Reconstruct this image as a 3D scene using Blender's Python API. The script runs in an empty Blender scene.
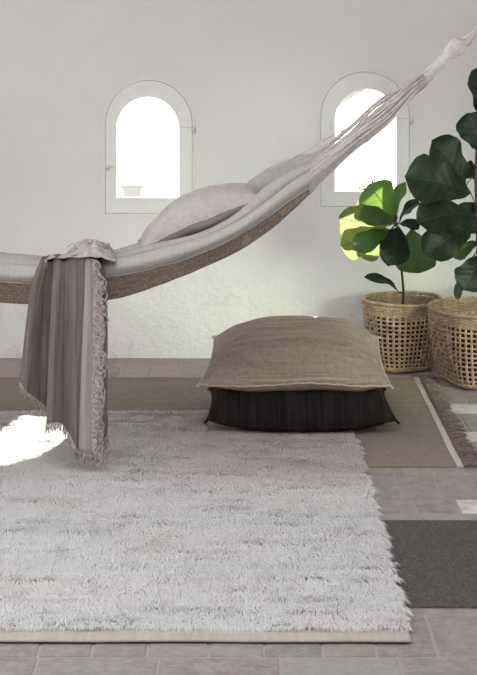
import bpy, bmesh, math, random
import numpy as np
from mathutils import Vector, noise, Matrix
random.seed(7); rng=np.random.default_rng(5)
C=bpy.context.scene.collection
F=1600.0; CX=238.5; HZ=20.0; H=1.65; WY=7.8
def P(px,py,Y): return Vector(((px-CX)*Y/F, Y, H-(py-HZ)*Y/F))

# ---------------------------------------------------------------- materials
def new_mat(name):
    m=bpy.data.materials.new(name); m.use_nodes=True
    nt=m.node_tree; b=nt.nodes['Principled BSDF']; return m,nt,b
def N(nt,t,**k):
    n=nt.nodes.new(t)
    for a,v in k.items():
        if a in n.bl_rna.properties.keys(): setattr(n,a,v)
        else: n.inputs[a.replace('_',' ')].default_value=v
    return n
def ramp(nt,fac,stops):
    r=nt.nodes.new('ShaderNodeValToRGB'); e=r.color_ramp.elements
    while len(e)<len(stops): e.new(.5)
    for i,(p,c) in enumerate(stops):
        e[i].position=p; e[i].color=(*c,1)
    nt.links.new(fac,r.inputs[0]); return r.outputs[0]
def mth(nt,op,a,b=None):
    n=nt.nodes.new('ShaderNodeMath'); n.operation=op
    for i,x in enumerate((a,b)):
        if x is None: continue
        if isinstance(x,(int,float)): n.inputs[i].default_value=x
        else: nt.links.new(x,n.inputs[i])
    return n.outputs[0]
def coord(nt,which='Object',scale=(1,1,1),rot=(0,0,0)):
    tc=nt.nodes.new('ShaderNodeTexCoord'); mp=nt.nodes.new('ShaderNodeMapping')
    mp.inputs['Scale'].default_value=scale; mp.inputs['Rotation'].default_value=rot
    nt.links.new(tc.outputs[which],mp.inputs[0]); return mp.outputs[0]
def noise_t(nt,vec,scale,detail=4,rough=.55):
    n=nt.nodes.new('ShaderNodeTexNoise'); n.inputs['Scale'].default_value=scale
    n.inputs['Detail'].default_value=detail; n.inputs['Roughness'].default_value=rough
    nt.links.new(vec,n.inputs['Vector']); return n.outputs['Fac']
def wave_t(nt,vec,scale,dist=1,axis='X',detail=2):
    n=nt.nodes.new('ShaderNodeTexWave'); n.bands_direction=axis; n.inputs['Scale'].default_value=scale
    n.inputs['Distortion'].default_value=dist; n.inputs['Detail'].default_value=detail
    nt.links.new(vec,n.inputs['Vector']); return n.outputs['Fac']
def bump(nt,b,h,strength,dist=.01):
    n=nt.nodes.new('ShaderNodeBump'); n.inputs['Strength'].default_value=strength; n.inputs['Distance'].default_value=dist
    nt.links.new(h,n.inputs['Height']); nt.links.new(n.outputs[0],b.inputs['Normal'])
def plain(name,col,rough=.7,metal=0):
    m,nt,b=new_mat(name); b.inputs['Base Color'].default_value=(*col,1); b.inputs['Roughness'].default_value=rough
    b.inputs['Metallic'].default_value=metal; return m

def cloth(name,c1,c2,c3,stripe=60,axis='X',which='UV',weave=900,stripe_mix=.5,bs=.5,trans=0.0,vec_scale=(1,1,1),fine=(1,1,1)):
    """woven fabric: stretched noise bands + weave bump"""
    m,nt,b=new_mat(name); b.inputs['Roughness'].default_value=.95
    b.inputs['Specular IOR Level'].default_value=.15
    v=coord(nt,which,vec_scale)
    sc=(1,.04,1) if axis=='X' else (.04,1,1)
    mp=nt.nodes.new('ShaderNodeMapping'); mp.inputs['Scale'].default_value=sc; nt.links.new(v,mp.inputs[0])
    a=noise_t(nt,mp.outputs[0],stripe,3); d=noise_t(nt,v,stripe*1.3,5,.7)
    mx=mth(nt,'ADD',mth(nt,'MULTIPLY',a,stripe_mix),mth(nt,'MULTIPLY',d,1-stripe_mix))
    col=ramp(nt,mx,[(.3,c1),(.5,c2),(.7,c3)])
    nt.links.new(col,b.inputs['Base Color'])
    w1=wave_t(nt,v,weave,1.5,'X'); w2=wave_t(nt,v,weave,1.5,'Y')
    hh=mth(nt,'ADD',mth(nt,'MULTIPLY',w1,w2),mth(nt,'MULTIPLY',a,1.5))
    bump(nt,b,hh,bs,.004)
    if trans>0:
        out=nt.nodes['Material Output']; tr=nt.nodes.new('ShaderNodeBsdfTranslucent'); nt.links.new(col,tr.inputs[0])
        ms=nt.nodes.new('ShaderNodeMixShader'); ms.inputs[0].default_value=trans
        nt.links.new(b.outputs[0],ms.inputs[1]); nt.links.new(tr.outputs[0],ms.inputs[2]); nt.links.new(ms.outputs[0],out.inputs[0])
    return m

# limewashed wall
def wall_mat():
    m,nt,b=new_mat('limewashed_plaster'); b.inputs['Roughness'].default_value=.9
    v=coord(nt,'Object')
    n1=noise_t(nt,v,1.6,5,.5); n2=noise_t(nt,v,14,6,.65)
    col=ramp(nt,mth(nt,'ADD',mth(nt,'MULTIPLY',n1,.7),mth(nt,'MULTIPLY',n2,.3)),[(.3,(.705,.68,.675)),(.7,(.77,.745,.74))])
    # hairline cracks from voronoi edges, warped, only low on the wall
    wv=nt.nodes.new('ShaderNodeVectorMath'); wv.operation='ADD'
    nn=nt.nodes.new('ShaderNodeTexNoise'); nn.inputs['Scale'].default_value=5; nn.inputs['Detail'].default_value=5; nt.links.new(v,nn.inputs['Vector'])
    sc=nt.nodes.new('ShaderNodeVectorMath'); sc.operation='SCALE'; sc.inputs['Scale'].default_value=.55; nt.links.new(nn.outputs['Color'],sc.inputs[0])
    nt.links.new(v,wv.inputs[0]); nt.links.new(sc.outputs[0],wv.inputs[1])
    vo=nt.nodes.new('ShaderNodeTexVoronoi'); vo.feature='DISTANCE_TO_EDGE'; vo.inputs['Scale'].default_value=2.6; nt.links.new(wv.outputs[0],vo.inputs['Vector'])
    crack=mth(nt,'LESS_THAN',vo.outputs['Distance'],.012)
    gate=mth(nt,'GREATER_THAN',noise_t(nt,v,2.3,2),.52)
    sep=nt.nodes.new('ShaderNodeSeparateXYZ'); nt.links.new(v,sep.inputs[0])
    mr=nt.nodes.new('ShaderNodeMapRange'); mr.inputs['From Min'].default_value=.5; mr.inputs['From Max'].default_value=.22; nt.links.new(sep.outputs['Z'],mr.inputs[0])
    cr=mth(nt,'MULTIPLY',mth(nt,'MULTIPLY',crack,gate),mr.outputs[0])
    mix=nt.nodes.new('ShaderNodeMixRGB'); nt.links.new(mth(nt,'MULTIPLY',cr,.22),mix.inputs[0]); nt.links.new(col,mix.inputs[1]); mix.inputs[2].default_value=(.42,.37,.31,1)
    nt.links.new(mix.outputs[0],b.inputs['Base Color'])
    n3=noise_t(nt,v,9,8,.62); n4=noise_t(nt,v,45,4,.6)
    amt=mth(nt,'ADD',mth(nt,'MULTIPLY',mr.outputs[0],.9),.12)
    hh=mth(nt,'MULTIPLY',mth(nt,'ADD',n3,mth(nt,'MULTIPLY',n4,.25)),amt)
    hh=mth(nt,'SUBTRACT',hh,mth(nt,'MULTIPLY',cr,.25))
    bump(nt,b,hh,.5,.05)
    return m
M={}
M['wall']=wall_mat()
def frame_mat():
    m,nt,b=new_mat('painted_wood'); b.inputs['Roughness'].default_value=.55
    v=coord(nt,'Object'); n=noise_t(nt,v,20,4)
    nt.links.new(ramp(nt,n,[(.3,(.76,.745,.725)),(.7,(.81,.795,.78))]),b.inputs['Base Color']); bump(nt,b,n,.15,.005); return m
M['frame']=frame_mat()
M['iron']=plain('painted_iron',(.66,.64,.61),.5,.0)
def glass_mat():
    m=bpy.data.materials.new('window_glass'); m.use_nodes=True; nt=m.node_tree
    for n in list(nt.nodes):
        if n.type!='OUTPUT_MATERIAL': nt.nodes.remove(n)
    t=nt.nodes.new('ShaderNodeBsdfTransparent'); t.inputs[0].default_value=(.97,.98,.97,1)
    g=nt.nodes.new('ShaderNodeBsdfGlossy'); g.inputs['Roughness'].default_value=.03
    fr=nt.nodes.new('ShaderNodeFresnel'); fr.inputs[0].default_value=1.3
    ms=nt.nodes.new('ShaderNodeMixShader'); nt.links.new(fr.outputs[0],ms.inputs[0]); nt.links.new(t.outputs[0],ms.inputs[1]); nt.links.new(g.outputs[0],ms.inputs[2])
    nt.links.new(ms.outputs[0],nt.nodes['Material Output'].inputs[0]); return m
M['glass']=glass_mat()
def tile_mat():
    m,nt,b=new_mat('worn_clay_paver'); b.inputs['Roughness'].default_value=.62
    at=nt.nodes.new('ShaderNodeAttribute'); at.attribute_name='tilecol'
    v=coord(nt,'Object'); n=noise_t(nt,v,18,8,.7); n2=noise_t(nt,coord(nt,'Object',(1,3,1)),40,5,.7)
    w=mth(nt,'ADD',mth(nt,'MULTIPLY',n,.6),mth(nt,'MULTIPLY',n2,.4))
    dust=ramp(nt,w,[(.44,(0,0,0)),(.58,(1,1,1))])
    mix=nt.nodes.new('ShaderNodeMixRGB'); nt.links.new(mth(nt,'MULTIPLY',dust,.8),mix.inputs[0]); nt.links.new(at.outputs['Color'],mix.inputs[1]); mix.inputs[2].default_value=(.36,.335,.325,1)
    nt.links.new(mix.outputs[0],b.inputs['Base Color']); bump(nt,b,w,.5,.006); return m
M['tile']=tile_mat()
M['grout']=plain('lime_grout',(.36,.325,.30),.95)
def simple_noise(name,c1,c2,scale,rough=.8,bs=.3,sc=(1,1,1),which='Object'):
    m,nt,b=new_mat(name); b.inputs['Roughness'].default_value=rough
    n=noise_t(nt,coord(nt,which,sc),scale,5,.6)
    nt.links.new(ramp(nt,n,[(.35,c1),(.65,c2)]),b.inputs['Base Color']); bump(nt,b,n,bs,.004); return m
def pile_mat():
    m=bpy.data.materials.new('cream_wool_pile'); m.use_nodes=True; nt=m.node_tree; b=nt.nodes['Principled BSDF']
    b.inputs['Roughness'].default_value=.9; b.inputs['Specular IOR Level'].default_value=.1
    at=nt.nodes.new('ShaderNodeAttribute'); at.attribute_name='tilecol'
    nt.links.new(at.outputs['Color'],b.inputs['Base Color'])
    tr=nt.nodes.new('ShaderNodeBsdfTranslucent'); nt.links.new(at.outputs['Color'],tr.inputs[0])
    ms=nt.nodes.new('ShaderNodeMixShader'); ms.inputs[0].default_value=.4
    nt.links.new(b.outputs[0],ms.inputs[1]); nt.links.new(tr.outputs[0],ms.inputs[2]); nt.links.new(ms.outputs[0],nt.nodes['Material Output'].inputs[0]); return m
M['pile']=pile_mat()
M['hem']=cloth('cream_flatweave',(.42,.385,.33),(.50,.46,.405),(.58,.54,.48),60,'X','Object',160,.5,.4)
M['kilim']=cloth('taupe_flatweave',(.20,.16,.13),(.28,.235,.19),(.37,.31,.26),60,'Y','Object',110,.3,.5)
M['kilimband']=cloth('ivory_band',(.52,.47,.39),(.60,.55,.47),(.68,.63,.55),60,'Y','Object',160,.5,.4)
M['kfringe']=simple_noise('brown_wool_fringe',(.11,.08,.062),(.23,.175,.14),120)
M['tweed']=cloth('charcoal_tweed',(.07,.062,.058),(.155,.14,.132),(.29,.27,.25),110,'Y','Object',130,.08,.9)
M['tanwool']=cloth('tan_wool',(.28,.22,.175),(.44,.355,.29),(.57,.49,.42),40,'Y','Object',70,.5,1.0)
M['tanpipe']=simple_noise('tan_wool_cord',(.42,.33,.24),(.62,.52,.41),160)
def dark_mat():
    m,nt,b=new_mat('black_ribbed_wool'); b.inputs['Roughness'].default_value=.95; b.inputs['Specular IOR Level'].default_value=.1
    v=coord(nt,'Object'); mp=coord(nt,'Object',(1,.05,.05)); a=noise_t(nt,mp,70,3); w=wave_t(nt,v,26,1.2,'X')
    nt.links.new(ramp(nt,a,[(.35,(.011,.009,.009)),(.7,(.026,.021,.020))]),b.inputs['Base Color'])
    bump(nt,b,mth(nt,'ADD',w,a),.35,.005); return m
M['darkwool']=dark_mat()
M['linen']=cloth('grey_linen',(.47,.43,.385),(.56,.52,.475),(.64,.60,.56),40,'X','Object',240,.4,.35,.12)
M['canvas']=cloth('hammock_canvas',(.46,.43,.395),(.54,.51,.475),(.62,.59,.555),30,'X','UV',200,.5,.4,.15,(6,1,1))
def valance_mat():
    m,nt,b=new_mat('brown_woven_band'); b.inputs['Roughness'].default_value=.95
    v=coord(nt,'UV'); mp=coord(nt,'UV',(1,.05,1))
    a=noise_t(nt,mp,110,4,.7); d=noise_t(nt,v,9,3); 
    x=mth(nt,'ADD',mth(nt,'MULTIPLY',a,.6),mth(nt,'MULTIPLY',d,.4))
    col=ramp(nt,x,[(.38,(.19,.14,.10)),(.5,(.29,.225,.165)),(.64,(.43,.355,.275))])
    sep=nt.nodes.new('ShaderNodeSeparateXYZ'); nt.links.new(v,sep.inputs[0])
    u=sep.outputs['X']; vv=sep.outputs['Y']
    # pale woven blocks near the right end and a small T motif
    def box(u0,u1,v0,v1):
        a_=mth(nt,'MULTIPLY',mth(nt,'GREATER_THAN',u,u0),mth(nt,'LESS_THAN',u,u1))
        b_=mth(nt,'MULTIPLY',mth(nt,'GREATER_THAN',vv,v0),mth(nt,'LESS_THAN',vv,v1))
        return mth(nt,'MULTIPLY',a_,b_)
    msk=None
    for bx_ in [(.01,.045,.55,.75),(.02,.034,.3,.75),(.155,.175,.3,.8),(.18,.20,.3,.8),(.205,.225,.3,.8),(.23,.25,.3,.8),(.262,.28,.35,.75),(.288,.306,.35,.75)]:
        q=box(*bx_); msk=q if msk is None else mth(nt,'MAXIMUM',msk,q)
    mix=nt.nodes.new('ShaderNodeMixRGB'); nt.links.new(mth(nt,'MULTIPLY',msk,.35),mix.inputs[0]); nt.links.new(col,mix.inputs[1]); mix.inputs[2].default_value=(.62,.54,.44,1)
    nt.links.new(mix.outputs[0],b.inputs['Base Color']); bump(nt,b,a,.5,.004)
    tr=nt.nodes.new('ShaderNodeBsdfTranslucent'); nt.links.new(mix.outputs[0],tr.inputs[0])
    ms=nt.nodes.new('ShaderNodeMixShader'); ms.inputs[0].default_value=.25
    nt.links.new(b.outputs[0],ms.inputs[1]); nt.links.new(tr.outputs[0],ms.inputs[2]); nt.links.new(ms.outputs[0],nt.nodes['Material Output'].inputs[0])
    return m
M['valance']=valance_mat()
M['cord']=simple_noise('cotton_cord',(.52,.475,.445),(.70,.66,.63),60)
M['blanket']=cloth('taupe_blanket',(.15,.125,.105),(.25,.212,.183),(.38,.335,.295),48,'X','UV',170,.6,.5,.12)
M['stripe']=cloth('pale_blanket_stripe',(.33,.31,.26),(.40,.375,.32),(.47,.445,.39),60,'X','UV',200,.4,.4)
M['bfringe']=simple_noise('blanket_fringe_yarn',(.22,.19,.16),(.50,.455,.41),90)
M['blankpale']=simple_noise('blanket_highlit',(.30,.27,.245),(.50,.47,.44),50)  # paler copy of the blanket; highlights on the heap are in its colour
M['cane']=simple_noise('woven_cane',(.31,.21,.125),(.55,.41,.265),28,.55,.3)
M['cane2']=simple_noise('woven_cane_dark',(.26,.175,.11),(.46,.34,.225),28,.55,.3)
M['pot']=simple_noise('brown_nursery_pot',(.03,.015,.01),(.045,.026,.018),12)
M['soil']=simple_noise('straw_mulch',(.26,.20,.10),(.46,.38,.21),60,.95,.8)
M['bark']=simple_noise('dark_bark',(.035,.025,.018),(.09,.065,.045),50)
def leaf_mat(name,c1,c2,tr_col,trans,rough=.35):
    m,nt,b=new_mat(name); b.inputs['Specular IOR Level'].default_value=.5 if rough<.4 else .22; b.inputs['Roughness'].default_value=rough
    v=coord(nt,'UV'); sep=nt.nodes.new('ShaderNodeSeparateXYZ'); nt.links.new(v,sep.inputs[0])
    av=mth(nt,'ABSOLUTE',mth(nt,'SUBTRACT',sep.outputs['Y'],.5))
    mid=mth(nt,'LESS_THAN',av,.018)
    ph=mth(nt,'FRACT',mth(nt,'MULTIPLY',mth(nt,'SUBTRACT',sep.outputs['X'],mth(nt,'MULTIPLY',av,.42)),6.5))
    side=mth(nt,'LESS_THAN',mth(nt,'ABSOLUTE',mth(nt,'SUBTRACT',ph,.5)),.055)
    vein=mth(nt,'MAXIMUM',mid,mth(nt,'MULTIPLY',side,.6))
    n=noise_t(nt,coord(nt,'Object'),16,4)
    col=ramp(nt,n,[(.35,c1),(.65,c2)])
    mix=nt.nodes.new('ShaderNodeMixRGB'); nt.links.new(mth(nt,'MULTIPLY',vein,.28),mix.inputs[0]); nt.links.new(col,mix.inputs[1])
    mix.inputs[2].default_value=(c2[0]*1.9+.05,c2[1]*1.6+.07,c2[2]*1.5+.03,1)
    nt.links.new(mix.outputs[0],b.inputs['Base Color'])
    soft=mth(nt,'MULTIPLY',mth(nt,'ABSOLUTE',mth(nt,'SUBTRACT',ph,.5)),1.0)
    bump(nt,b,mth(nt,'ADD',soft,mth(nt,'MULTIPLY',n,.3)),.2,.006)
    tr=nt.nodes.new('ShaderNodeBsdfTranslucent')
    m2=nt.nodes.new('ShaderNodeMixRGB'); nt.links.new(mth(nt,'MULTIPLY',vein,.85),m2.inputs[0]); m2.inputs[1].default_value=(*tr_col,1); m2.inputs[2].default_value=(tr_col[0]*.18,tr_col[1]*.25,tr_col[2]*.15,1)
    nt.links.new(m2.outputs[0],tr.inputs[0])
    ms=nt.nodes.new('ShaderNodeMixShader'); ms.inputs[0].default_value=trans
    nt.links.new(b.outputs[0],ms.inputs[1]); nt.links.new(tr.outputs[0],ms.inputs[2]); nt.links.new(ms.outputs[0],nt.nodes['Material Output'].inputs[0])
    return m
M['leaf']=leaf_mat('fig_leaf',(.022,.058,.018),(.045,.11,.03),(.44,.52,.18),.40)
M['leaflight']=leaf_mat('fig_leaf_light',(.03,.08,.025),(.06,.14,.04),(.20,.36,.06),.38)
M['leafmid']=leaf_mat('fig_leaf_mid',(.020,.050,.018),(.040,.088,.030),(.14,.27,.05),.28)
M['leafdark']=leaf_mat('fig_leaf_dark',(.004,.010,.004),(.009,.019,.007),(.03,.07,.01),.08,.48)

# ---------------------------------------------------------------- mesh helpers
class MB:
    def __init__(s): s.v=[]; s.f=[]; s.uv={}; s.mi=[]; s.cur=0
    def add(s,vs,fs,uvs=None):
        o=len(s.v); s.v+= [tuple(x) for x in vs]
        for f in fs:
            s.f.append(tuple(o+i for i in f)); s.mi.append(s.cur)
        if uvs:
            for i,u in enumerate(uvs): s.uv[o+i]=u
    def grid(s,rows,uvs=None,close=False):
        n=len(rows); m=len(rows[0]); vs=[p for r in rows for p in r]; fs=[]
        for i in range(n-1):
            for j in range(m-(0 if close else 1)):
                k=(j+1)%m; fs.append((i*m+j,i*m+k,(i+1)*m+k,(i+1)*m+j))
        u=[q for r in uvs for q in r] if uvs else None
        s.add(vs,fs,u)
    def box(s,x0,x1,y0,y1,z0,z1):
        vs=[(x,y,z) for x in (x0,x1) for y in (y0,y1) for z in (z0,z1)]
        s.add(vs,[(0,1,3,2),(4,6,7,5),(0,4,5,1),(2,3,7,6),(0,2,6,4),(1,5,7,3)])
    def tube(s,pts,r,n=6,cap=True):
        pts=[Vector(p) for p in pts]; rows=[]; prev=None
        L=len(pts)
        for i,p in enumerate(pts):
            t=(pts[min(i+1,L-1)]-pts[max(i-1,0)]).normalized()
            if prev is None:
                a=Vector((0,0,1)) if abs(t.z)<.9 else Vector((1,0,0)); nrm=t.cross(a).normalized()
            else:
                nrm=(prev-t*prev.dot(t)).normalized()
            prev=nrm; bi=t.cross(nrm); rr=r[i] if isinstance(r,(list,tuple)) else r
            rows.append([p+nrm*math.cos(2*math.pi*k/n)*rr+bi*math.sin(2*math.pi*k/n)*rr for k in range(n)])
        s.grid(rows,close=True)
        if cap:
            o=len(s.v)-L*n
            s.f.append(tuple(o+k for k in range(n))[::-1]); s.mi.append(s.cur)
            s.f.append(tuple(o+(L-1)*n+k for k in range(n))); s.mi.append(s.cur)
    def build(s,name,mats,parent=None,smooth=True,origin=None):
        me=bpy.data.meshes.new(name)
        o0=Vector(origin) if origin is not None else Vector((0,0,0))
        me.from_pydata([tuple(Vector(v)-o0) for v in s.v] if origin is not None else s.v,[],s.f)
        if not isinstance(mats,(list,tuple)): mats=[mats]
        for m in mats: me.materials.append(m)
        me.polygons.foreach_set('material_index',s.mi)
        if smooth: me.polygons.foreach_set('use_smooth',[True]*len(me.polygons))
        if s.uv:
            ul=me.uv_layers.new(name='UVMap')
            for lp in me.loops: ul.data[lp.index].uv=s.uv.get(lp.vertex_index,(0,0))
        me.update()
        ob=bpy.data.objects.new(name,me); C.objects.link(ob)
        if origin is not None: ob.location=o0
        if parent:
            ob.parent=parent; ob.matrix_parent_inverse=Matrix.Translation(-parent.location)
        return ob
def solid(ob,t,off=0):
    m=ob.modifiers.new('thickness','SOLIDIFY'); m.thickness=t; m.offset=off; return m
def tag(o,label=None,cat=None,group=None,kind=None):
    if label:o['label']=label
    if cat:o['category']=cat
    if group:o['group']=group
    if kind:o['kind']=kind
    return o
def empty(name,loc,label,cat,group=None):
    o=bpy.data.objects.new(name,None); o.empty_display_size=.1; C.objects.link(o); o.location=loc
    return tag(o,label,cat,group)
def struct(o): o['kind']='structure'; return o
def lerp(xs,ys,x): return float(np.interp(x,xs,ys))
def nz(x,y=0,z=0,s=1): return noise.noise(Vector((x*s,y*s,z*s)))

# ---------------------------------------------------------------- room
XL,XR,YB,ZT=-3.5,2.0,-1.2,3.0
WINS=[]   # (xc, half width glass, z0 glass, z1 glass top, half width frame, z0 frame, z1 frame top)
def pw(px0,px1,py0,py1): return ((px0-CX)*WY/F,(px1-CX)*WY/F,H-(py1-HZ)*WY/F,H-(py0-HZ)*WY/F)
W1g=pw(116.5,179,97,197.5); W1f=pw(103,194.5,78,215.5)
W2g=pw(335,396.5,89,191); W2f=pw(318.5,411.5,69.5,208.5)
def arch(x0,x1,z0,z1,n=24):
    r=(x1-x0)/2; xc=(x0+x1)/2; ks=min(r,(z1-z0)*.5)
    pts=[(x0,z0),(x1,z0)]
    for i in range(n+1):
        a=math.pi*i/n; pts.append((xc+r*math.cos(a),z1-ks+ks*math.sin(a)))
    return pts
def slab_with_holes(outer,holes,y0,y1,name,mat,parent=None):
    bm=bmesh.new(); loops=[]
    for lp in [outer]+holes:
        vs=[bm.verts.new((x,y0,z)) for x,z in lp]
        es=[bm.edges.new((vs[i],vs[(i+1)%len(vs)])) for i in range(len(vs))]; loops.append(es)
    bmesh.ops.triangle_fill(bm,use_beauty=True,edges=[e for l in loops for e in l])
    r=bmesh.ops.extrude_face_region(bm,geom=bm.faces[:])
    bmesh.ops.translate(bm,vec=(0,y1-y0,0),verts=[g for g in r['geom'] if isinstance(g,bmesh.types.BMVert)])
    bmesh.ops.recalc_face_normals(bm,faces=bm.faces)
    me=bpy.data.meshes.new(name); bm.to_mesh(me); bm.free(); me.materials.append(mat)
    ob=bpy.data.objects.new(name,me); C.objects.link(ob)
    if parent: ob.parent=parent; ob.matrix_parent_inverse=Matrix.Translation(-parent.location)
    return ob
e=.003
def grow(w,d): return (w[0]-d,w[1]+d,w[2]-d,w[3]+d)
struct(slab_with_holes([(XL,0),(XR,0),(XR,ZT),(XL,ZT)],[arch(*W1f),arch(*W2f)],WY,WY+.10,'wall_back',M['wall']))
def window(nm,g,f):
    root=bpy.data.objects.new(nm,None); C.objects.link(root); root.location=((f[0]+f[1])/2,WY,f[2]); struct(root)
    # fixed outer frame sits in the opening
    slab_with_holes(arch(*grow(f,-.0005)),[arch(*grow(f,-.010))],WY-.004,WY+.08,'window_frame',M['frame'],root)
    slab_with_holes(arch(*grow(f,-.0098)),[arch(*grow(f,-.030))],WY+.036,WY+.08,'window_rebate',M['frame'],root)
    # sash, with a dark joint left between it and the frame
    slab_with_holes(arch(*grow(f,-.0122)),[arch(*g)],WY-.006,WY+.035,'window_sash',M['frame'],root)
    mb=MB(); a=arch(*grow(g,.006)); 
    mb.add([(x,WY+.015,z) for x,z in a]+[(x,WY+.019,z) for x,z in a],[tuple(range(len(a))),tuple(range(len(a)*2-1,len(a)-1,-1))]+[(i,(i+1)%len(a),len(a)+(i+1)%len(a),len(a)+i) for i in range(len(a))])
    mb.build('window_pane',M['glass'],root,smooth=False)
    for z in (f[3]-.27,f[2]+.085):
        h=MB(); x=f[1]-.006; h.tube([(x+.004,WY-.009,z),(x+.004,WY-.009,z+.04)],.0038,8); h.box(x-.008,x,WY-.0085,WY-.006,z+.008,z+.032); h.box(x,x+.012,WY-.0085,WY-.003,z+.008,z+.032)
        h.build('hinge',M['iron'],root)
    h=MB(); x=f[0]+.026; z=f[2]+.235
    h.tube([(x,WY-.005,z),(x,WY-.024,z)],.004,8); h.tube([(x-.014,WY-.024,z-.006),(x,WY-.026,z),(x+.034,WY-.022,z+.012)],[.003,.004,.0028],8)
    h.box(x-.006,x+.006,WY-.009,WY-.005,z-.012,z+.012)
    h.build('window_handle',M['iron'],root)
    # joint line of the arched head piece
    h=MB(); h.box(g[1]+.006,f[1]-.016,WY-.0066,WY-.0055,f[3]-.2405,f[3]-.2385); h.build('joint',M['grout'],root,smooth=False)
    return root
window('window_1',W1g,W1f); window('window_2',W2g,W2f)
# side walls with tall openings, rear wall with glazed door opening, ceiling
def ywall(name,x0,x1,oy0,oy1,oz0,oz1):
    mb=MB()
    mb.box(x0,x1,YB,oy0,0,ZT); mb.box(x0,x1,oy1,WY,0,ZT); mb.box(x0,x1,oy0,oy1,0,oz0); mb.box(x0,x1,oy0,oy1,oz1,ZT)
    return struct(mb.build(name,M['wall'],smooth=False))
LW=(2.6,6.4,.7,2.6); RW=(5.2,6.6,.25,1.35)
ywall('wall_left',XL-.1,XL,*LW); ywall('wall_right',XR,XR+.1,*RW)
mb=MB(); mb.box(XL,-1.4,YB-.1,YB,0,ZT); mb.box(1.4,XR,YB-.1,YB,0,ZT); mb.box(-1.4,1.4,YB-.1,YB,2.3,ZT)
struct(mb.build('wall_front',M['wall'],smooth=False))
SK=(-2.0,.2,2.6,5.2)
mb=MB(); mb.box(XL-.1,SK[0],YB-.1,WY+.1,ZT,ZT+.1); mb.box(SK[1],XR+.1,YB-.1,WY+.1,ZT,ZT+.1); mb.box(SK[0],SK[1],YB-.1,SK[2],ZT,ZT+.1); mb.box(SK[0],SK[1],SK[3],WY+.1,ZT,ZT+.1); struct(mb.build('ceiling',M['wall'],smooth=False))

# floor: clay pavers, alternating headers (.15 x .30) and stretchers (.30 x .15)
TW=[(.95,6.86),(1.03,6.34),(.98,6.2),(.64,7.41),(.90,5.43),]
def floor():
    V=[];Fc=[];cols=[]
    pal=[(.225,.195,.18),(.25,.205,.19),(.265,.21,.19),(.25,.225,.21),(.28,.26,.25),(.235,.195,.175),(.22,.20,.19)]
    def tile(x0,x1,y0,y1):
        g=.0035; x0+=g;x1-=g;y0+=g;y1-=g; dz=random.uniform(-.0012,0.0); b=.003
        c=random.choice(pal); k=random.uniform(.88,1.15); c=tuple(q*k for q in c)
        if y0>7.1: c=(c[0]*1.25,c[1]*1.13,c[2]*.98)  # warm reflected light near the back wall is put into the tile colour
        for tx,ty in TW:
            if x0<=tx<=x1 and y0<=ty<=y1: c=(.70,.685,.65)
        o=len(V)
        j=lambda: random.uniform(-.002,.002)
        V.extend([(x0+j(),y0+j(),-.02),(x1+j(),y0+j(),-.02),(x1+j(),y1+j(),-.02),(x0+j(),y1+j(),-.02)])
        V.extend([(x,y,dz-b) for x,y,_ in V[o:o+4]])
        V.extend([(x0+b,y0+b,dz),(x1-b,y0+b,dz),(x1-b,y1-b,dz),(x0+b,y1-b,dz)])
        for a in (0,4):
            for i in range(4): Fc.append((o+a+i,o+a+(i+1)%4,o+a+4+(i+1)%4,o+a+4+i))
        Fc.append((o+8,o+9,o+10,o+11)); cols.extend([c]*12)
    y=4.145-.455*12; k=0
    while y<WY:
        x=XL+random.uniform(-.1,0)
        while x<XR: 
            w=.15*random.uniform(.93,1.1)
            if y+.30>YB and y<WY: tile(max(x,XL),min(x+w,XR),max(y,YB),min(y+.30,WY)) if min(x+w,XR)-max(x,XL)>.03 and min(y+.3,WY)-max(y,YB)>.03 else None
            x+=w
        y2=y+.30; x=XL+random.uniform(-.2,0)
        if abs(y2+.077-5.89)<.0: pass
        while x<XR:
            w=.30*random.uniform(.93,1.06)
            if 5.35<y2+.07<5.5 and x<.745<x+w: w=.745-x
            if y2+.155>YB and min(x+w,XR)-max(x,XL)>.03 and min(y2+.155,WY)-max(y2,YB)>.03: tile(max(x,XL),min(x+w,XR),max(y2,YB),min(y2+.155,WY))
            x+=w
        y+=.455
    # grout bed (a thick slab of its own colour) in the same mesh
    o=len(V); nt_=len(Fc)
    z0,z1=-.12,-.003
    V.extend([(x,y,z) for x in (XL-.1,XR+.1) for y in (YB-.1,WY+.1) for z in (z0,z1)]); cols.extend([(.4,.36,.32)]*8)
    for f in [(0,1,3,2),(4,6,7,5),(0,4,5,1),(2,3,7,6),(0,2,6,4),(1,5,7,3)]: Fc.append(tuple(o+i for i in f))
    me=bpy.data.meshes.new('floor'); me.from_pydata(V,[],Fc); me.materials.append(M['tile']); me.materials.append(M['grout'])
    for p in me.polygons:
        if p.index>=nt_: p.material_index=1
    ca=me.color_attributes.new('tilecol','FLOAT_COLOR','POINT')
    ca.data.foreach_set('color',np.concatenate([np.array(cols),np.ones((len(cols),1))],1).astype(np.float32).ravel())
    ob=bpy.data.objects.new('floor',me); C.objects.link(ob); struct(ob)
floor()

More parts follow.
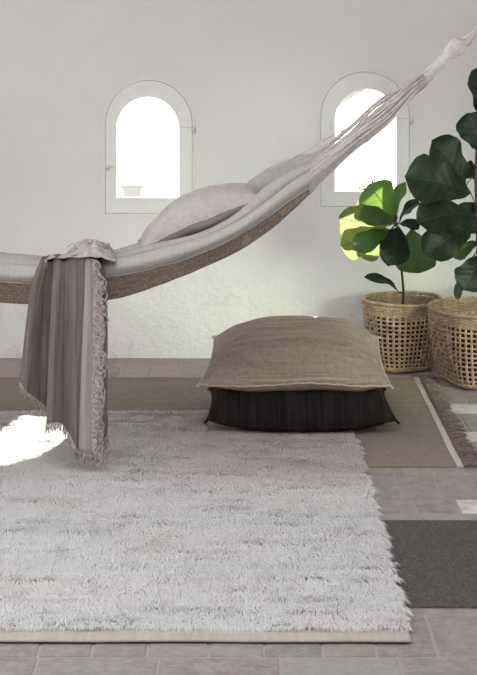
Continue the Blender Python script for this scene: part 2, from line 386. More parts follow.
# ---------------------------------------------------------------- cushion footprint is needed by the pile
def make_pile(parent,x0,x1,y0,y1,n):
    X=rng.uniform(x0,x1,n); Y=rng.uniform(y0,y1,n)
    # rows of knots along X
    rowp=.021; Y=np.where(rng.random(n)<.35,(np.round(Y/rowp))*rowp+rng.normal(0,.004,n),Y); Y=np.clip(Y,y0,y1)
    def fld(s,seed):
        r=np.random.default_rng(seed); out=np.zeros(n)
        for _ in range(7):
            a=r.uniform(-s,s); b=r.uniform(-s,s)*2.2; out+=np.sin(X*a+Y*b+r.uniform(0,6.28))
        return out/7**.5
    f1=fld(30,1); f2=fld(30,2); f3=fld(70,3); f4=fld(70,4); f5=fld(8,5)
    row=np.sin(Y*2*np.pi/.085+1.1*f5+.6*f1)
    L=.036+.004*f1+.003*row+rng.normal(0,.004,n); L=np.clip(L,.016,.055)
    # pressed flat under the stacked cushions
    under=(X>-.13)&(X<.62)&(Y>6.26)
    dx=.30*f3+.22*f1+rng.normal(0,.16,n); dy=-1.0+.16*f4+.14*f2+.12*row+rng.normal(0,.14,n); dz=.42+.05*f3*f4+.05*f2+rng.normal(0,.06,n)+.03*row
    # edge fibres spill outward
    er=np.clip((X-(x1-.03))/.03,0,1); dx+=er*.55
    ef=np.clip(((y0+.03)-Y)/.03,0,1); dy-=ef*.1
    dz=np.clip(dz,.25,1.2)
    nn=np.sqrt(dx*dx+dy*dy+dz*dz); dx/=nn;dy/=nn;dz/=nn
    dz=np.where(under,.04,dz); L=np.where(under,.012,L)
    b=np.stack([X,Y,np.full(n,.008)],1); d=np.stack([dx,dy,dz],1)
    mid=b+d*(L*.55)[:,None]+np.array([0,0,.004]); 
    tip=b+d*L[:,None]+np.stack([.15*dx*L,.15*dy*L-.003,-.35*L*(1-dz)],1); tip[:,2]=np.maximum(tip[:,2],.009)
    ang=rng.uniform(-.9,.9,n); w=rng.uniform(.0010,.0019,n)
    s=np.stack([np.cos(ang),np.sin(ang)*.6,np.sin(ang)*.5],1)*w[:,None]
    V=np.stack([b-s,b+s,mid-s*.9,mid+s*.9,tip],1).reshape(-1,3)
    base=np.arange(n)*5
    me=bpy.data.meshes.new('pile')
    me.vertices.add(n*5); me.vertices.foreach_set('co',V.astype(np.float32).ravel())
    loops=np.stack([base,base+1,base+3,base+2,base+2,base+3,base+4],1).ravel()
    me.loops.add(n*7); me.loops.foreach_set('vertex_index',loops.astype(np.int32))
    me.polygons.add(n*2)
    st=np.stack([np.arange(n)*7,np.arange(n)*7+4],1).ravel(); me.polygons.foreach_set('loop_start',st.astype(np.int32))
    try: me.polygons.foreach_set('loop_total',np.tile([4,3],n).astype(np.int32))
    except Exception: pass
    me.update(calc_edges=True); me.validate()
    me.polygons.foreach_set('use_smooth',[True]*len(me.polygons))
    c=np.array([.90,.89,.885])[None,:]*(1+.035*f5[:,None]*.5+rng.normal(0,.04,(n,1)))
    # the far bands are tinted slightly rosier and darker
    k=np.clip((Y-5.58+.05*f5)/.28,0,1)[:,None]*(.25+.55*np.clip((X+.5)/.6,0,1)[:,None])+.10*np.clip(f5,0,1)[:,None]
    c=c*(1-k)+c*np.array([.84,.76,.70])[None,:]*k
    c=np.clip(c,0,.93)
    cc=np.repeat(np.concatenate([c,np.ones((n,1))],1),5,axis=0)
    cc=cc.reshape(n,5,4); 
    cc=cc.reshape(-1,4)
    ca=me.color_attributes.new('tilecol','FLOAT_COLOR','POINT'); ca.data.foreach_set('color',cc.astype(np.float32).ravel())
    me.materials.append(M['pile'])
    ob=bpy.data.objects.new('pile',me); C.objects.link(ob); ob['kind']='stuff'
    ob.parent=parent; ob.matrix_parent_inverse=Matrix.Translation(-parent.location)
    return ob
def thin_sheet(x0,x1,y0,y1,z,t,nx,ny,name,mat,parent,wob=.0,seed=0):
    mb=MB(); top=[];bot=[]
    for i in range(ny+1):
        y=y0+(y1-y0)*i/ny; a=[];b=[]
        for j in range(nx+1):
            x=x0+(x1-x0)*j/nx
            ex=wob*.8*nz(y*3,seed) if j in(0,nx) else 0; ey=wob*nz(x*3,seed+5)
            zz=z+t+abs(nz(x*4,y*4,seed))*wob*.3
            a.append((x+ex,y+ey,zz)); b.append((x+ex,y+ey,z))
        top.append(a);bot.append(b)
    mb.grid(top); mb.grid(bot[::-1])
    o=len(mb.v); 
    def strip(A,B): mb.grid([A,B])
    strip(bot[0],top[0]); strip(top[-1],bot[-1]); strip([r[0] for r in top],[r[0] for r in bot]); strip([r[-1] for r in bot],[r[-1] for r in top])
    return mb.build(name,mat,parent)

rug=empty('shag_rug',(-.4,5.45,.005),'large cream long-pile wool rug filling the foreground floor','rug')
thin_sheet(-1.35,.455,4.23,6.70,.0055,.004,50,60,'backing',M['hem'],rug,.006,3)
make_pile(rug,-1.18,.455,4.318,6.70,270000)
hm=MB()
kil=empty('flat_woven_rug',(-.3,6.6,.0),'taupe flat-woven rug with ivory end band and brown fringe, under the cushions','rug')
thin_sheet(-1.5,.805,5.90,7.37,.0004,.004,50,40,'field',M['kilim'],kil,.006,9)
tag(thin_sheet(.805,.83,5.90,7.37,.0004,.0055,3,40,'end_band',M['kilimband'],kil,.006,9),'ivory band')
mb=MB()
for i in range(64):
    yc=5.90+1.465*i/63; a0=random.uniform(-.55,.15); L0=random.uniform(.062,.082); lift=random.uniform(.007,.014)
    for q_ in range(8):
        y=yc+random.uniform(-.009,.009); x=.83; L=L0*random.uniform(.85,1.08); a=a0+random.uniform(-.12,.12); ph=random.random()*6
        pts=[]
        for k in range(6):
            t=k/5; gy=yc+(y-yc)*(1-.75*math.sin(math.pi*min(t*1.1,1)))
            pts.append((x+L*t*math.cos(a*t),gy+L*t*math.sin(a*t)+.003*math.sin(ph+t*7),.005+lift*math.sin(math.pi*min(1,t*1.05))*random.uniform(.5,1.2)+.002))
        mb.tube(pts,[.0028,.003,.003,.0028,.0025,.0018],5)
tag(mb.build('fringe',M['kfringe'],kil),'shaggy brown wool fringe')
tw=thin_sheet(.30,1.6,4.49,5.265,.0004,.004,40,30,'tweed_mat',M['tweed'],None,.004,21)
tag(tw,'dark grey-brown flat mat at the right edge, tucked under the cream rug','mat')

# ---------------------------------------------------------------- cushions
def cushion(name,mat,pipemat,w,d,top,bot,fn,label,cat,n=44,conc=.045,p=2.6,q=.5,seed=0,wr=.006,zmin=None,group=None,edge_lines=True,origin=(0,0,0)):
    def S(u,v,sgn):
        x=w/2*u*(1-conc*(1-v*v)); y=d/2*v*(1-conc*(1-u*u))
        h=max(0,(1-abs(u)**p)*(1-abs(v)**p))**q
        cr=(abs(u)*abs(v))
        z=sgn*(top if sgn>0 else bot)*h
        z+=wr*h**.5*(nz(u*2.2+seed,v*2.2,sgn)*1.4+nz(u*6+seed,v*6,sgn)*.5*(.3+cr))
        z+=wr*.8*math.sin(11*(u if abs(v)>abs(u) else v)+seed)*max(0,1-h*1.3)*h
        z+=.006*nz(u*3+seed,v*3,7)*(1-h)
        return fn(Vector((x,y,z)),u,v)
    mb=MB()
    us=[math.sin(math.pi/2*(-1+2*i/n)) for i in range(n+1)]
    us=[.55*a+.45*(-1+2*i/n) for i,a in enumerate(us)]
    idx={}
    vs=[];fs=[]
    for s in (1,-1):
        for i,v in enumerate(us):
            for j,u in enumerate(us):
                bd=i in(0,n) or j in(0,n)
                k=(0 if bd else s,i,j)
                if k not in idx: idx[k]=len(vs); vs.append(S(u,v,s))
        g=lambda i,j: idx[(0 if (i in(0,n) or j in(0,n)) else s,i,j)]
        for i in range(n):
            for j in range(n):
                f=(g(i,j),g(i,j+1),g(i+1,j+1),g(i+1,j)); fs.append(f if s>0 else f[::-1])
    mb.add(vs,fs)
    r=empty(name,origin,label,cat,group)
    mb.build('cushion_cover',mat,r)
    # corded seam round the edge
    loop=[]; m=60
    for (a,b) in (((-1,-1),(1,-1)),((1,-1),(1,1)),((1,1),(-1,1)),((-1,1),(-1,-1))):
        for k in range(m):
            t=k/m; loop.append((a[0]+(b[0]-a[0])*t,a[1]+(b[1]-a[1])*t))
    pts=[S(u*1.005,v*1.005,1)+Vector((0,0,.0015*math.sin(i*1.3))) for i,(u,v) in enumerate(loop)]
    pb=MB(); pb.tube(pts+[pts[0]],.0042,6,False)
    pb.build('piping',pipemat,r)
    # corner tufts
    for k in range(4):
        su,sv=((-1,-1),(1,-1),(1,1),(-1,1))[k]
        c=S(su,sv,1); out=(S(su,sv,1)-S(su*.9,sv*.9,1)).normalized()
        tb=MB()
        for q_ in range(7):
            dv=Vector((random.uniform(-1,1),random.uniform(-1,1),random.uniform(-.6,.6)))*.006
            tb.tube([c-out*.004,c+out*.009+dv*.6,c+out*.016+dv],[.004,.003,.0015],5)
        tb.build('corner_tuft',pipemat,r)
    return r
def fdark(p,u,v):
    z=.066+p.z-.010*(abs(u)*abs(v))**2
    if v<-.5: z-=.012*(-v-.5)*2*(1-u*u)
    z=max(z,.011+.0015*abs(u)); z=min(z,.160+.002*u)
    z-=.018*max(0,-v)*(1-u*u)
    z=max(z,.011)
    return Vector((.252+p.x,6.65+p.y-.055*max(0,-v)**2*(1-u*u),z))
cushion('black_cushion',M['darkwool'],M['darkwool'],.75,.56,.125,.052,fdark,'black ribbed wool floor cushion on the cream rug, under the tan one','cushion',seed=3,p=3.6,q=.5,wr=.006,origin=(.252,6.65,.01))
def ftan(p,u,v):
    z=.226+p.z+.042*v+.006*math.sin(u*5+1)*abs(v)*(1 if v<0 else .3)
    if p.z<0:
        k=max(0,(-v-.55)/.45); kk=max(0,(abs(u)-.7)/.3); z=max(z,.168-.035*max(k,kk*.7))
    return Vector((.227+p.x*(1-.07*(v+1)/2)+.012*(v+1),6.70+p.y,z))
cushion('tan_cushion',M['tanwool'],M['tanpipe'],.765,.56,.150,.080,ftan,'tan striped wool floor cushion lying on top of the black one','cushion',seed=11,p=3.0,q=.62,wr=.008,origin=(.227,6.70,.168))

# ---------------------------------------------------------------- hammock
HS=[0,50,110,160,200,235,265,290,313]
SE=[281,281.5,275,265,252,236,217,199,184]
C1=[264,266,260,249,238,223,203,184,170]
C2=[259,260,255,243,233,215,188,172,163]
C3=[256,257,251,236,218,193,171,159,154]
VB=[306,303,299,284,268,252,233,212,190]
SP=[1,1,1,1,1,.95,.85,.7,.55]
Yc=6.0; Xm=(40-CX)*5.9/F
def prof(px):
    """hammock cross-section at image column px -> list of (Y, Z) given at X of px"""
    s=lerp(HS,SP,px); se=lerp(HS,SE,px);c1=lerp(HS,C1,px);c2=lerp(HS,C2,px);c3=lerp(HS,C3,px)
    q=lambda dy,py:(Yc+dy*s,py)
    deep=se+6
    return [q(-.185,se+1.5),q(-.207,se-1),q(-.222,(se*.65+c1*.35)),q(-.212,(se*.3+c1*.7)),q(-.185,c1+.4),q(-.155,c1+.2),q(-.130,c1+4),
            q(-.118,c1+9),q(-.112,c1+6),q(-.118,c1*.8+c2*.2+1.5),q(-.112,c1*.4+c2*.6+.5),q(-.085,c2+.2),q(-.05,c2),q(-.01,c2+4),q(.03,c2+12),q(.07,c2*.4+deep*.6),q(.12,deep),q(.15,deep*.5+c2*.5),q(.16,c2*.6+c3*.4+3),q(.175,c2*.2+c3*.8+1),q(.22,c3),q(.26,c3+.5),q(.30,c3+8),q(.31,c3+20)]
def catmull(ys,n):
    out=[]; m=len(ys)
    for i in range(m-1):
        p0=ys[max(i-1,0)];p1=ys[i];p2=ys[i+1];p3=ys[min(i+2,m-1)]
        for k in range(n):
            t=k/n; out.append(tuple(.5*((2*b)+(-a+c)*t+(2*a-5*b+4*c-d)*t*t+(-a+3*b-3*c+d)*t**3) for a,b,c,d in zip(p0,p1,p2,p3)))
    out.append(tuple(ys[-1])); return out
# smooth the station curves once
def smooth_tab(xs,ys):
    g=catmull(list(zip(xs,ys)),8); return [a for a,_ in g],[b for _,b in g]
_hs=HS[:]
_,SE=smooth_tab(_hs,SE);_,C1=smooth_tab(_hs,C1);_,C2=smooth_tab(_hs,C2);_,C3=smooth_tab(_hs,C3);_,SP=smooth_tab(_hs,SP);HS,VB=smooth_tab(_hs,VB)
ham=empty('hammock',(0,6.0,.6),'pale grey cotton hammock with brown woven band slung across the room','hammock')
PXS=[i*313/110 for i in range(0,111)]
PXM=40.0
rows=[];uvs=[];vrows=[];vuv=[]
def station(px,mir=False):
    pr=catmull(prof(px),4); out=[]
    for i,(Y,py) in enumerate(pr):
        w=.0022*nz(px*.035,i*.35,2)+.0012*nz(px*.13,i*.7,5)
        p=P(px,py,Y); p.z+=w; p.y+=w
        out.append(p)
    return out
def valance(px):
    s=lerp(HS,SP,px); se=lerp(HS,SE,px); vb=lerp(HS,VB,px); o=[]
    for k in range(9):
        t=k/8; Y=Yc-(.192-.03*t)*s-.006*math.sin(px*.08+1.5*nz(px*.02))*t
        o.append(P(px,se+.8+(vb-se)*t+.7*nz(px*.06)*t,Y))
    return o
def mirror(p): return Vector((2*Xm-p.x,p.y,p.z))
L=[px for px in PXS if px>PXM+4][::-1]
for px in L:
    rows.append([mirror(p) for p in station(px)]); vrows.append([mirror(p) for p in valance(px)]); 
i0=len(rows)
for px in [p for p in PXS if p>=PXM-2]:
    rows.append(station(px)); vrows.append(valance(px))
# keep the far-left of the frame as photographed: shallow rise built into the mirrored side
nR=len(rows)
uvs=[[((r[0].x)*1.0,j/80*1.2) for j in range(len(r))] for r in rows]
vuv=[[(r[0].x,j/8) for j in range(9)] for r in vrows]
mb=MB(); mb.grid(rows,uvs); o=mb.build('canvas',M['canvas'],ham); solid(o,.003)
mb=MB(); mb.grid(vrows,vuv); o=mb.build('woven_band',M['valance'],ham); solid(o,.0025); o['label']='brown woven border band'
# hem tape between canvas and band
mb=MB(); mb.tube([r[0]+Vector((0,-.012,.002)) for r in rows],.0032,6); mb.build('seam_cord',M['linen'],ham)
# underside panel of cloth that carries the load behind the band
mb=MB(); ur=[]
for r in rows:
    a=r[0]; b=r[-1]; ur.append([a.lerp(b,t)+Vector((0,.01,-.035*math.sin(math.pi*t))) for t in [k/10 for k in range(11)]])
mb.grid(ur,[[(r[0].x,k/10) for k in range(11)] for r in ur]); o=mb.build('sling_underside',M['canvas'],ham); solid(o,.0025)
# suspension strings
def strings(mirr):
    mb=MB(); fx=(lambda p:mirror(p)) if mirr else (lambda p:p)
    e=station(313); vv=valance(313)
    neck=P(408,90,Yc); wrap0=P(434,70,Yc)
    ax=(wrap0-neck).normalized(); side=ax.cross(Vector((0,1,0))).normalized(); dep=Vector((0,1,0))
    starts=[]
    for k in range(6,-1,-1): starts.append(vv[k])
    for k in range(0,len(e)-10,1): starts.append(e[k])
    random.seed(11)
    for i,sp in enumerate(starts):
        for rep in range(2):
            # grouped: bundles gather in little clumps on the way
            a=(i/len(starts)-.5)*2
            t1=neck+side*(a*.026+random.uniform(-.006,.006))*1.0+dep*random.uniform(-.03,.03)
            t2=wrap0+side*(a*.018)+dep*random.uniform(-.018,.018)
            g=round(a*3)/3
            m1=sp.lerp(t1,.38)+side*(g-a)*.008+Vector((0,0,-.006*random.random())); m2=sp.lerp(t1,.72)+side*(a*.012-.004+random.uniform(-.005,.005))
            s0=sp+Vector((0,random.uniform(-.004,.004),random.uniform(-.003,.003)))
            sag=Vector((0,0,-.018*random.random()))if random.random()<.12 else Vector((0,0,0))
            pts=catmull([tuple(fx(q)) for q in (s0-(t1-sp).normalized()*.012,s0,m1+sag,m2+sag*.4,t1,t2)],5)
            mb.tube(pts,random.uniform(.0011,.0019),5)
    # one slack outer string with a knot, above the rest
    st=e[-16]
    pts=catmull([tuple(fx(q)) for q in (P(268,170,6.12),P(296,156,6.1),P(325,139,6.05),P(352,126,6.02),P(390,103,6.0))],5); mb.tube(pts,.0028,6)
    k=fx(P(325,139,6.05)); mb.tube([k+Vector((-.006,0,-.003)),k,k+Vector((.006,0,.003))],[.003,.006,.003],6)
    pts=catmull([tuple(fx(q)) for q in (P(285,166,6.06),P(310,154,6.05),P(318,151,6.05),P(350,133,6.02),P(385,107,6.0))],5); mb.tube(pts,.002,6)
    mb.build('suspension_strings',M['cord'],ham)
    # bulging strands under the wrapping
    mb=MB()
    for q in range(12):
        f=q/11; off=.020-.052*f; d=random.uniform(-.02,.02)
        pts=[P(392,103,Yc)+side*off*.5,P(408,91,Yc)+side*off*.95+dep*d,P(420,82,Yc)+side*(off*.95)+dep*d,P(434,69,Yc)+side*off*.45]
        mb.tube(catmull([tuple(fx(p)) for p in pts],6),.0045,6)
    mb.build('looped_strands',M['cord'],ham)
    # wrapped grip and eye
    mb=MB(); c=[P(425,77,Yc),P(436,67,Yc),P(446,57.5,Yc),P(452,51,Yc),P(457,47,Yc),P(461,43.5,Yc),P(463.5,41,Yc)]
    cc=catmull([tuple(fx(p)) for p in c],10); rr=catmull([(x,) for x in (.021,.0215,.0225,.029,.036,.030,.012)],10)
    rr=[x[0]+.0012*math.sin(i*1.7) for i,x in enumerate(rr)]
    mb.tube(cc,rr,18); mb.build('wrapped_grip',M['cord'],ham)
strings(False); strings(True)
def twisted(name,pts,r,mat,parent,turns=40,strands=3):
    mb=MB(); pts=[Vector(p) for p in pts]; n=len(pts)
    for s in range(strands):
        q=[]
        for i,p in enumerate(pts):
            t=(pts[min(i+1,n-1)]-pts[max(i-1,0)]).normalized(); a=t.cross(Vector((0,1,0))).normalized(); b=t.cross(a)
            th=2*math.pi*(s/strands+turns*i/(n-1)); q.append(p+a*math.cos(th)*r*.55+b*math.sin(th)*r*.55)
        mb.tube(q,r*.62,6)
    return mb.build(name,mat,parent)
def rope_line(p0,hook,mir,name='hanging_rope'):
    fx=(lambda p:mirror(p)) if mir else (lambda p:p)
    a=[p0,P(466,37,Yc),P(477,30,Yc-.02),hook]
    pts=[fx(Vector(p)) for p in a]; f=[]
    for i in range(len(pts)-1):
        m=[14,10,200][i]
        for k in range(m): f.append(pts[i].lerp(pts[i+1],k/m))
    f.append(pts[-1]); twisted(name,f,.008,M['cord'],ham,70)
    b=[P(458,46,Yc+.02),P(469,45,Yc+.03),P(477,31.5,Yc+.02),P(482,26.5,Yc)]
    pts=catmull([tuple(fx(p)) for p in b],12); twisted('rope_loop',pts,.0045,M['cord'],ham,7)
HOOK=Vector((1.965,6.0,2.36))
rope_line(P(458,43,Yc),HOOK,False); rope_line(P(458,43,Yc),HOOK,True)
for k,(x,lab) in enumerate(((HOOK.x,'iron ring bolt in the right wall holding the hammock rope'),(mirror(HOOK).x,'iron ring bolt at the left end of the hammock rope'))):
    mb=MB(); pts=[(x+.0,6.0+.03*math.cos(t),2.36+.03*math.sin(t)) for t in [2*math.pi*i/24 for i in range(25)]]; mb.tube(pts,.005,8,False)
    sx=1 if k==0 else -1
    mb.tube([(x+sx*.003,6.0,2.39),(x+sx*.035,6.0,2.39)],.006,8)
    mb.tube([(x+sx*.03,6.0,2.39),(x+sx*.034,6.0,2.39)],.02,12)
    tag(mb.build('ring_bolt',M['iron']),lab,'hook')

# cushion lying in the hammock
hc=P(200,216,6.10); sl=Vector((1,0,.42)).normalized(); 
nrm=Vector((-.45,-.03,.87)); nrm=(nrm-sl*nrm.dot(sl)).normalized(); bk=nrm.cross(sl).normalized()
def fham(p,u,v):
    x=p.x*(1+.02*v); q=Vector((x,p.y,p.z-.042*(x*2)**2))
    return hc+sl*q.x+bk*q.y+nrm*q.z
cushion('linen_cushion',M['linen'],M['linen'],.50,.28,.090,.06,fham,'light grey linen cushion resting inside the hammock below the windows','cushion',seed=23,p=2.3,q=.6,wr=.008,conc=.03,origin=tuple(hc))

# ---------------------------------------------------------------- blanket
bl=empty('throw_blanket',(-.62,5.8,.7),'taupe wool blanket with pale stripe and fringe hanging over the hammock','blanket')
# columns: (x top, x bottom, y bottom, depth offset)
COL=[(33,20.5,381,.015),(36,24,388,-.012),(40,29,393,-.006),(44,35,398,.018),(48,42,403,.036),(51,47.5,408,.042),(52.5,48.5,414,.020),(54,46.5,425,-.018),(58,52,428,-.026),(62,59,430,-.012),(66,65,432,.004),(70,70,436,-.010),(76,74,444,-.022),(82,76.5,448,-.018),(86,78.5,450,-.016),(90.5,84.5,453,-.018),(94.5,91,453,-.014),(98,96,451,.000),(101,98.5,447,.012),(103,101,442,.024),(106,105,437,.030),(107.5,107.5,434,.036)]
ncol=len(COL); dense=catmull(COL,4)
BY=5.745
rows=[];uv=[]
topy=[262,258,259,259,256,254,252,250,252,254,254,250,248,250,252,251,252,255,257,258,260,262]
topd=catmull([(t,) for t in topy],4)
nd=len(dense); RT=44
for j in range(RT+1):
    t=j/RT; r=[];u_=[]
    for i,(xt,xb,yb,dp) in enumerate(dense):
        ty=topd[i][0]+7
        x=xt+(xb-xt)*t**.85+.5*math.sin(t*5+i*.25)*(1-t)*.8
        # pinched crease near the top
        x+= (70-x)*.10*max(0,1-t*5)
        y=ty+(yb-ty)*t
        if 28<=i<=50: y-= 8*(max(0,t-.93)/.07)*math.exp(-((i-36)/7)**2)
        fold=dp*(.35+.65*min(1,t*2.2))*1.15+.006*nz(i*.25,t*3,1)+.0014*math.sin(i*.9+t*2)
        p=P(x,y,BY+fold+.035*t)
        r.append(p); u_.append((i/nd*1.0,t*1.3))
    rows.append(r); uv.append(u_)
# over the hammock edge and down inside
ov=[]
for k in range(1,9):
    t=k/8; r=[];u_=[]
    for i,p in enumerate(rows[0]):
        px=CX+p.x*F/p.y
        px2=px+(72-px)*.35*t+ .6*math.sin(i*.7+k)
        Y=p.y+(.0+.36*t)
        zt=H-(lerp(HS,C1,px2)-HZ)*(Yc-.135)/F
        z=p.z+(zt+.016-p.z)*min(1,t*3) + .010*math.sin(i*.55+t*4)*math.sin(math.pi*min(1,t*1.2))
        z-= max(0,t-.6)*.03
        r.append(Vector((( px2-CX)*Y/F,Y,z))); u_.append((i/nd,-.12*t))
    ov.append(r); uv.insert(0,u_)
rows=ov[::-1]+rows
i_s0,i_s1=4*14,4*16
mb=MB(); n=len(rows); m=nd
vs=[p for r in rows for p in r]; us=[q for r in uv for q in r]
fa=[];fb=[]
for i in range(n-1):
    for j in range(m-1):
        f=(i*m+j,i*m+j+1,(i+1)*m+j+1,(i+1)*m+j)
        (fb if i_s0<=j<i_s1 else fa).append(f)
mb.add(vs,fa,us); o=mb.build('blanket_cloth',M['blanket'],bl); solid(o,.0035)
mb=MB(); mb.add(vs,fb,us); 
o=mb.build('pale_stripe',M['stripe'],bl)
bmx=bmesh.new(); bmx.from_mesh(o.data); bmesh.ops.delete(bmx,geom=[v for v in bmx.verts if not v.link_faces],context='VERTS'); bmx.to_mesh(o.data); bmx.free()
o2=bl.children[0]; bmx=bmesh.new(); bmx.from_mesh(o2.data); bmesh.ops.delete(bmx,geom=[v for v in bmx.verts if not v.link_faces],context='VERTS'); bmx.to_mesh(o2.data); bmx.free()
solid(o,.0045); o['label']='pale woven stripe'
# side fringe beside the stripe
mb=MB(); random.seed(5)
for k in range(170):
    t=k/170; j=8+int(t*RT); jj=min(j,n-1)
    fr=t*RT-int(t*RT); p=rows[jj][i_s1].lerp(rows[min(jj+1,n-1)][i_s1],fr)+Vector((0,-.004,0))
    Ls=random.uniform(.030,.052)*(1 if t>.06 else .6); a=random.uniform(.5,1.3)
    sg=random.uniform(-.004,.004)
    pts=[p,p+Vector((Ls*.45*a+.005,-.010,-Ls*.15)),p+Vector((Ls*.75*a+.006,-.008+sg,-Ls*.55)),p+Vector((Ls*.7*a+sg,-.006,-Ls*.95)),p+Vector((Ls*.5*a+sg*2,-.004,-Ls*1.15))]
    mb.tube(catmull([tuple(q) for q in pts],3),[.0026]*12+[.0012],5)
mb.build('side_fringe',M['bfringe'],bl)
# bottom fringe
mb=MB()
for i in range(nd*5):
    f=i/5; a=int(f); 
    if a>=nd-1: break
    p=rows[-1][a].lerp(rows[-1][a+1],f-a)
    Ls=random.uniform(.018,.04) if a<66 else random.uniform(.02,.055)
    if a>52 and a<64: Ls*=random.choice([.5,1,1.6])
    Ls=min(Ls,p.z-.052)
    if Ls<.008: continue
    sw=random.uniform(-.008,.008)
    mb.tube([p+Vector((0,0,.004)),p+Vector((sw*.4,random.uniform(-.003,.003),-Ls*.5)),p+Vector((sw,random.uniform(-.005,.005),-Ls))],[.0016,.0014,.0008],5)
mb.build('bottom_fringe',M['bfringe'],bl)
# bunched end of the blanket on top of the hammock
mb=MB(); random.seed(9)
def fold_tube(pts,r):
    c=catmull([tuple(P(*p)) for p in pts],8); L_=len(c)
    rr=[r*(.35+.65*math.sin(math.pi*(.12+.76*i/(L_-1))))*(1+.32*nz(i*.8,r*90)) for i in range(L_)]
    mb.tube(c,rr,12)
for pts,r in [(((70,259,5.84),(77,250,5.86),(86,246,5.89),(97,249,5.90),(103,256,5.88)),.014),
              (((66,258,5.90),(76,247,5.93),(88,242,5.95),(100,246,5.95),(110,254,5.93)),.014),
              (((92,247,5.95),(101,244,5.97),(109,249,5.96),(113,255,5.94)),.010)]:
    fold_tube(pts,r)
# crumpled cloth heaped over the hammock edge
rows=[]
for a in range(41):
    w_=a/40; r=[]
    Y=5.722+.30*w_
    for b_ in range(81):
        px=47+68*b_/80
        top=lerp([47,52,58,66,76,86,94,102,109,115],[261,256,257,256,249,243,241,244,250,258],px)
        arch_=math.sin(math.pi*min(1,max(0,.05+.85*w_)))**.6
        rid=math.sin(px*.42+5*w_+3*nz(px*.05,w_*3))*.6+nz(px*.13,w_*5,3)*1.1+.5*nz(px*.35,w_*11,6)
        py=top+((264.5 if px>84 else 259+max(0,px-70)*.35)-top)*(1-arch_)+rid*1.9*arch_
        r.append(P(px+1.2*nz(px*.1,w_*6,9),py,Y+.010*nz(px*.12,w_*4,5)))
    rows.append(r)
mb.grid(rows)
mb.build('bunched_folds',M['blankpale'],bl)
mb=MB()
for k in range(300):
    px=random.gauss(95,8); px=max(76,min(113,px)); top=243+abs(px-93)*.34
    b=P(px,top+random.uniform(0,10),random.uniform(5.83,5.96)); Ls=random.uniform(.015,.04); a=random.uniform(-.9,.9)
    up=random.uniform(-.5,1.0)
    mb.tube(catmull([tuple(b),tuple(b+Vector((Ls*.4*a,-.006,Ls*.45*up+.006))),tuple(b+Vector((Ls*.8*a,-.010,Ls*.4*up))),tuple(b+Vector((Ls*a*1.1,-.010,Ls*(up-.5)*.5)))],3),.0023,5)
mb.build('top_fringe',M['blankpale'],bl)

# ---------------------------------------------------------------- baskets
def basket(name,cx,cy,Hh,rb,rt,rot,mat,label,wall_r=None,NV=42,NH=13,seed=0):
    root=empty(name,(cx,cy,0),label,'basket','woven cane baskets')
    def pt(th,t,off):
        r=rb+(rt-rb)*(t**.62)
        nexp=2+2.6*(1-t)**1.2
        c,s=math.cos(th),math.sin(th); k=(abs(c)**nexp+abs(s)**nexp)**(-1/nexp)
        rr=(r*k)+off; th2=th+rot
        lean=.008*math.sin(3*th+seed)*t
        return Vector((cx+rr*math.cos(th2)+lean,cy+rr*math.sin(th2),.008+(Hh-.008)*t))
    w=MB(); wd=.0050
    # uprights
    for i in range(NV):
        th=2*math.pi*i/NV; rws=[]
        jit=random.uniform(-.01,.01); nseg=NH*4
        for k in range(nseg+1):
            t=k/nseg; ph=math.cos(math.pi*(t*NH)+math.pi*i)*.0022
            dth=wd*random.uniform(.94,1.06)/(rb+(rt-rb)*t)
            rws.append([pt(th-dth+jit,t,ph),pt(th+dth+jit,t,ph),pt(th+dth+jit,t,ph-.0015),pt(th-dth+jit,t,ph-.0015)])
        w.grid(rws,close=True)
    # hoops
    for k in range(NH+1):
        t0=(k+.5)/NH*.86+.015; t0=min(t0,.985)
        dense_=(k<=0); hw=.0044/Hh*(1.5 if dense_ else 1)
        rws=[]; nn=NV*3
        for i in range(nn+1):
            th=2*math.pi*i/nn; ph=-math.cos(math.pi*k+math.pi*i/3)*.0022; tj=t0+.004*math.sin(th*3+k+seed)
            rws.append([pt(th,tj-hw,ph),pt(th,tj+hw,ph),pt(th,tj+hw,ph-.0015),pt(th,tj-hw,ph-.0015)])
        w.grid(rws,close=True)
    # tight weave under the rim and at the foot
    w2=MB(); w3=MB()
    for zt in list(np.linspace(.865,.965,6))+list(np.linspace(.012,.052,5)):
        rws=[]; nn=NV*3; hw=.0035/Hh
        for i in range(nn+1):
            th=2*math.pi*i/nn; ph=math.cos(math.pi*i/3+zt*160)*.0026; tj=min(.99,max(.006,zt+.003*math.sin(th*4+zt*40)))
            rws.append([pt(th,tj-hw,ph+.001),pt(th,tj+hw,ph+.001),pt(th,tj+hw,ph-.002),pt(th,tj-hw,ph-.002)])
        (w2 if zt>.5 else w3).grid(rws,close=True)
    w.build('woven_side',mat,root)
    w2.build('collar_band',mat,root); w3.build('foot_band',mat,root)
    b=MB(); top=[pt(2*math.pi*i/48,0,-.001)+Vector((0,0,.001)) for i in range(48)]; bot=[p-Vector((0,0,.003)) for p in top]
    b.add(top+bot,[tuple(range(48)),tuple(range(95,47,-1))]+[(i,48+i,48+(i+1)%48,(i+1)%48) for i in range(48)]); b.build('base',mat,root,smooth=False)
    r=MB()
    for s in range(3):
        pts=[]; nn=200
        for i in range(nn+1):
            th=2*math.pi*i/nn; a=2*math.pi*(s/3)+th*26
            p=pt(th,1,.0045*math.cos(a)); p.z+=.0045*math.sin(a)+.002+.003*math.sin(th*2+seed); pts.append(p)
        r.tube(pts,.0048,6,False)
    r.build('braided_rim',mat,root)
    return root
B1=(.772,7.585); B2=(1.115,7.30)
